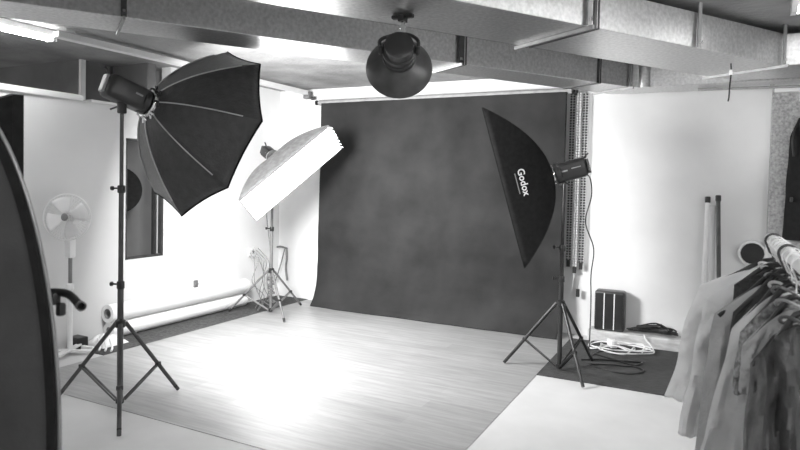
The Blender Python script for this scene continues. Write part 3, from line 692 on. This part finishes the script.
# ------------------------------------------------------------------ oval reflector and softbox at the left edge
pc = V((-1.667, .811, .84)); hx = V((.89, .455, 0)); ny = V((.455, -.89, 0))   # ny faces the camera
pr = thing('oval_reflector', (pc.x, pc.y, 0), 'large dark oval collapsible reflector standing at the left edge', 'reflector')
def oval(t, k=1., dz=0.):
    c, s = math.cos(t), math.sin(t); p = 2 / 2.0
    bb = .872 if s > 0 else .83
    return pc + hx * (.288 * k * math.copysign(abs(c) ** p, c)) + V((0, 0, bb * (1 - (1 - k) * .4) * math.copysign(abs(s) ** p, s)))
K = 96; rr = [oval(2 * PI * k / K) for k in range(K)]
inner = [oval(2 * PI * k / K, .93) for k in range(K)]
MB().add([p + ny * .004 for p in inner] + [p - ny * .004 for p in inner], [list(range(K)), list(reversed(range(K, 2 * K)))] + [[i, (i + 1) % K, K + (i + 1) % K, K + i] for i in range(K)]).build('cloth', PANELF, pr)
bmb = MB(); bmb.rings([[rr[k] + ny * .012, inner[k] + ny * .012, inner[k] - ny * .012, rr[k] - ny * .012] for k in range(K)], loop=True); bmb.build('border', BLACKFAB, pr, True)
MB().tube([p + (p - pc).normalized() * .002 - ny * .006 for p in rr], .0055, 8, loop=True).build('hoop', SGREYM, pr, True)
st = thing('reflector_holder', (pc.x - .02, pc.y + .12, 0), 'dark holder arm with a hollow end sticking out behind the oval reflector', 'stand')
q = pc - ny * .10 + hx * .135
MB().cyl((q.x, q.y, .03), (q.x, q.y, 1.35), .014).build('pole', BLACKM, st, True)
for k in range(3):
    a = 1.2 + k * 2 * PI / 3; MB().tube([(q.x, q.y, .28), (q.x + .28 * math.cos(a), q.y + .28 * math.sin(a), .012)], .01, 8).build('leg', BLACKM, st, True)
z0 = 1.185
MB().tube(bez([(q.x - .02, q.y, z0), tuple(q + hx * .06 + V((0, 0, z0 - q.z + .008))), tuple(q + hx * .12 + V((0, 0, z0 - q.z + .006)) + ny * .0), tuple(q + hx * .172 + ny * .03 + V((0, 0, z0 - q.z - .018)))], 6), .0105, 12).build('arm', BLACK, st, True)
e0 = q + hx * .172 + ny * .03 + V((0, 0, z0 - q.z - .018)); ed = (hx * .6 + ny * .75).normalized()
MB().lathe(e0 - ed * .012, ed, [(0, .009), (.002, .0125), (.022, .0125), (.024, .0095), (.006, .009)], 22).build('ring_end', GREYM, st, True)
MB().rbox(q + hx * .105 + V((0, 0, z0 - q.z - .035)), (.02, .02, .035), .006).rbox(q + hx * .085 + V((0, 0, z0 - q.z - .006)), (.035, .025, .035), .008).build('knob', BLACK, st, True)
# square softbox edge behind it
nb = V((.40, .917, 0)); lb_ = V((0, 0, 1)); wb = nb.cross(lb_)
Cb = V((-2.462, 1.421, 1.475))
sbb = thing('softbox', tuple(Cb), 'black softbox corner showing above the oval reflector at the left edge', 'softbox')
softbox_parts(sbb, Cb, nb, lb_, wb, .62, .46, .40, BLACKFAB, GREYM, WPAPER)
SB = (Cb.x - nb.x * .50, Cb.y - nb.y * .50)
strobe('black flash head beyond the left edge behind the oval reflector', Cb - nb * .42, nb, .24, .06, (SB[0], SB[1], 1.38))
stand('tripod light stand hidden behind the oval reflector at the left edge', SB, [(SB[0] + .45 * math.cos(a), SB[1] + .45 * math.sin(a)) for a in (.2, 2.3, 4.4)], .5, 1.395, BLACKM, (.8, 1.1))

# ------------------------------------------------------------------ light
w = bpy.data.worlds.new('world'); sc.world = w; w.use_nodes = True
w.node_tree.nodes['Background'].inputs['Color'].default_value = (1, 1, 1, 1); w.node_tree.nodes['Background'].inputs['Strength'].default_value = .45

# ------------------------------------------------------------------ camera
cd = bpy.data.cameras.new('camera'); cam = bpy.data.objects.new('camera', cd); col.objects.link(cam)
cd.sensor_width = 36; cd.lens = 611.045 * 36 / 800; cd.shift_y = -24.8 / 800; cd.clip_start = .05
pit, rol, yaw = 3.00760405e-02, 2.10460037e-02, 4.71824072e-01
F = V((0, math.cos(pit), -math.sin(pit))); U = V((0, math.sin(pit), math.cos(pit))); R = V((1, 0, 0))
R2 = R * math.cos(rol) + U * math.sin(rol); U2 = -R * math.sin(rol) + U * math.cos(rol)
Rz = Matrix.Rotation(yaw, 3, 'Z')
M = Matrix((Rz @ R2, Rz @ U2, -(Rz @ F))).transposed().to_4x4(); M.translation = V((0, 0, 1.5))
cam.matrix_world = M
cd.dof.use_dof = True; cd.dof.focus_distance = 4.8; cd.dof.aperture_fstop = 4.0
sc.camera = cam
vs_ = sc.view_settings; vs_.view_transform = 'Standard'; vs_.look = 'None'; vs_.gamma = 1; vs_.use_curve_mapping = False; vs_.exposure = 0.22
try:
    sc.cycles.use_denoising = True; sc.cycles.sample_clamp_indirect = 6; sc.cycles.max_bounces = 8
except Exception: pass
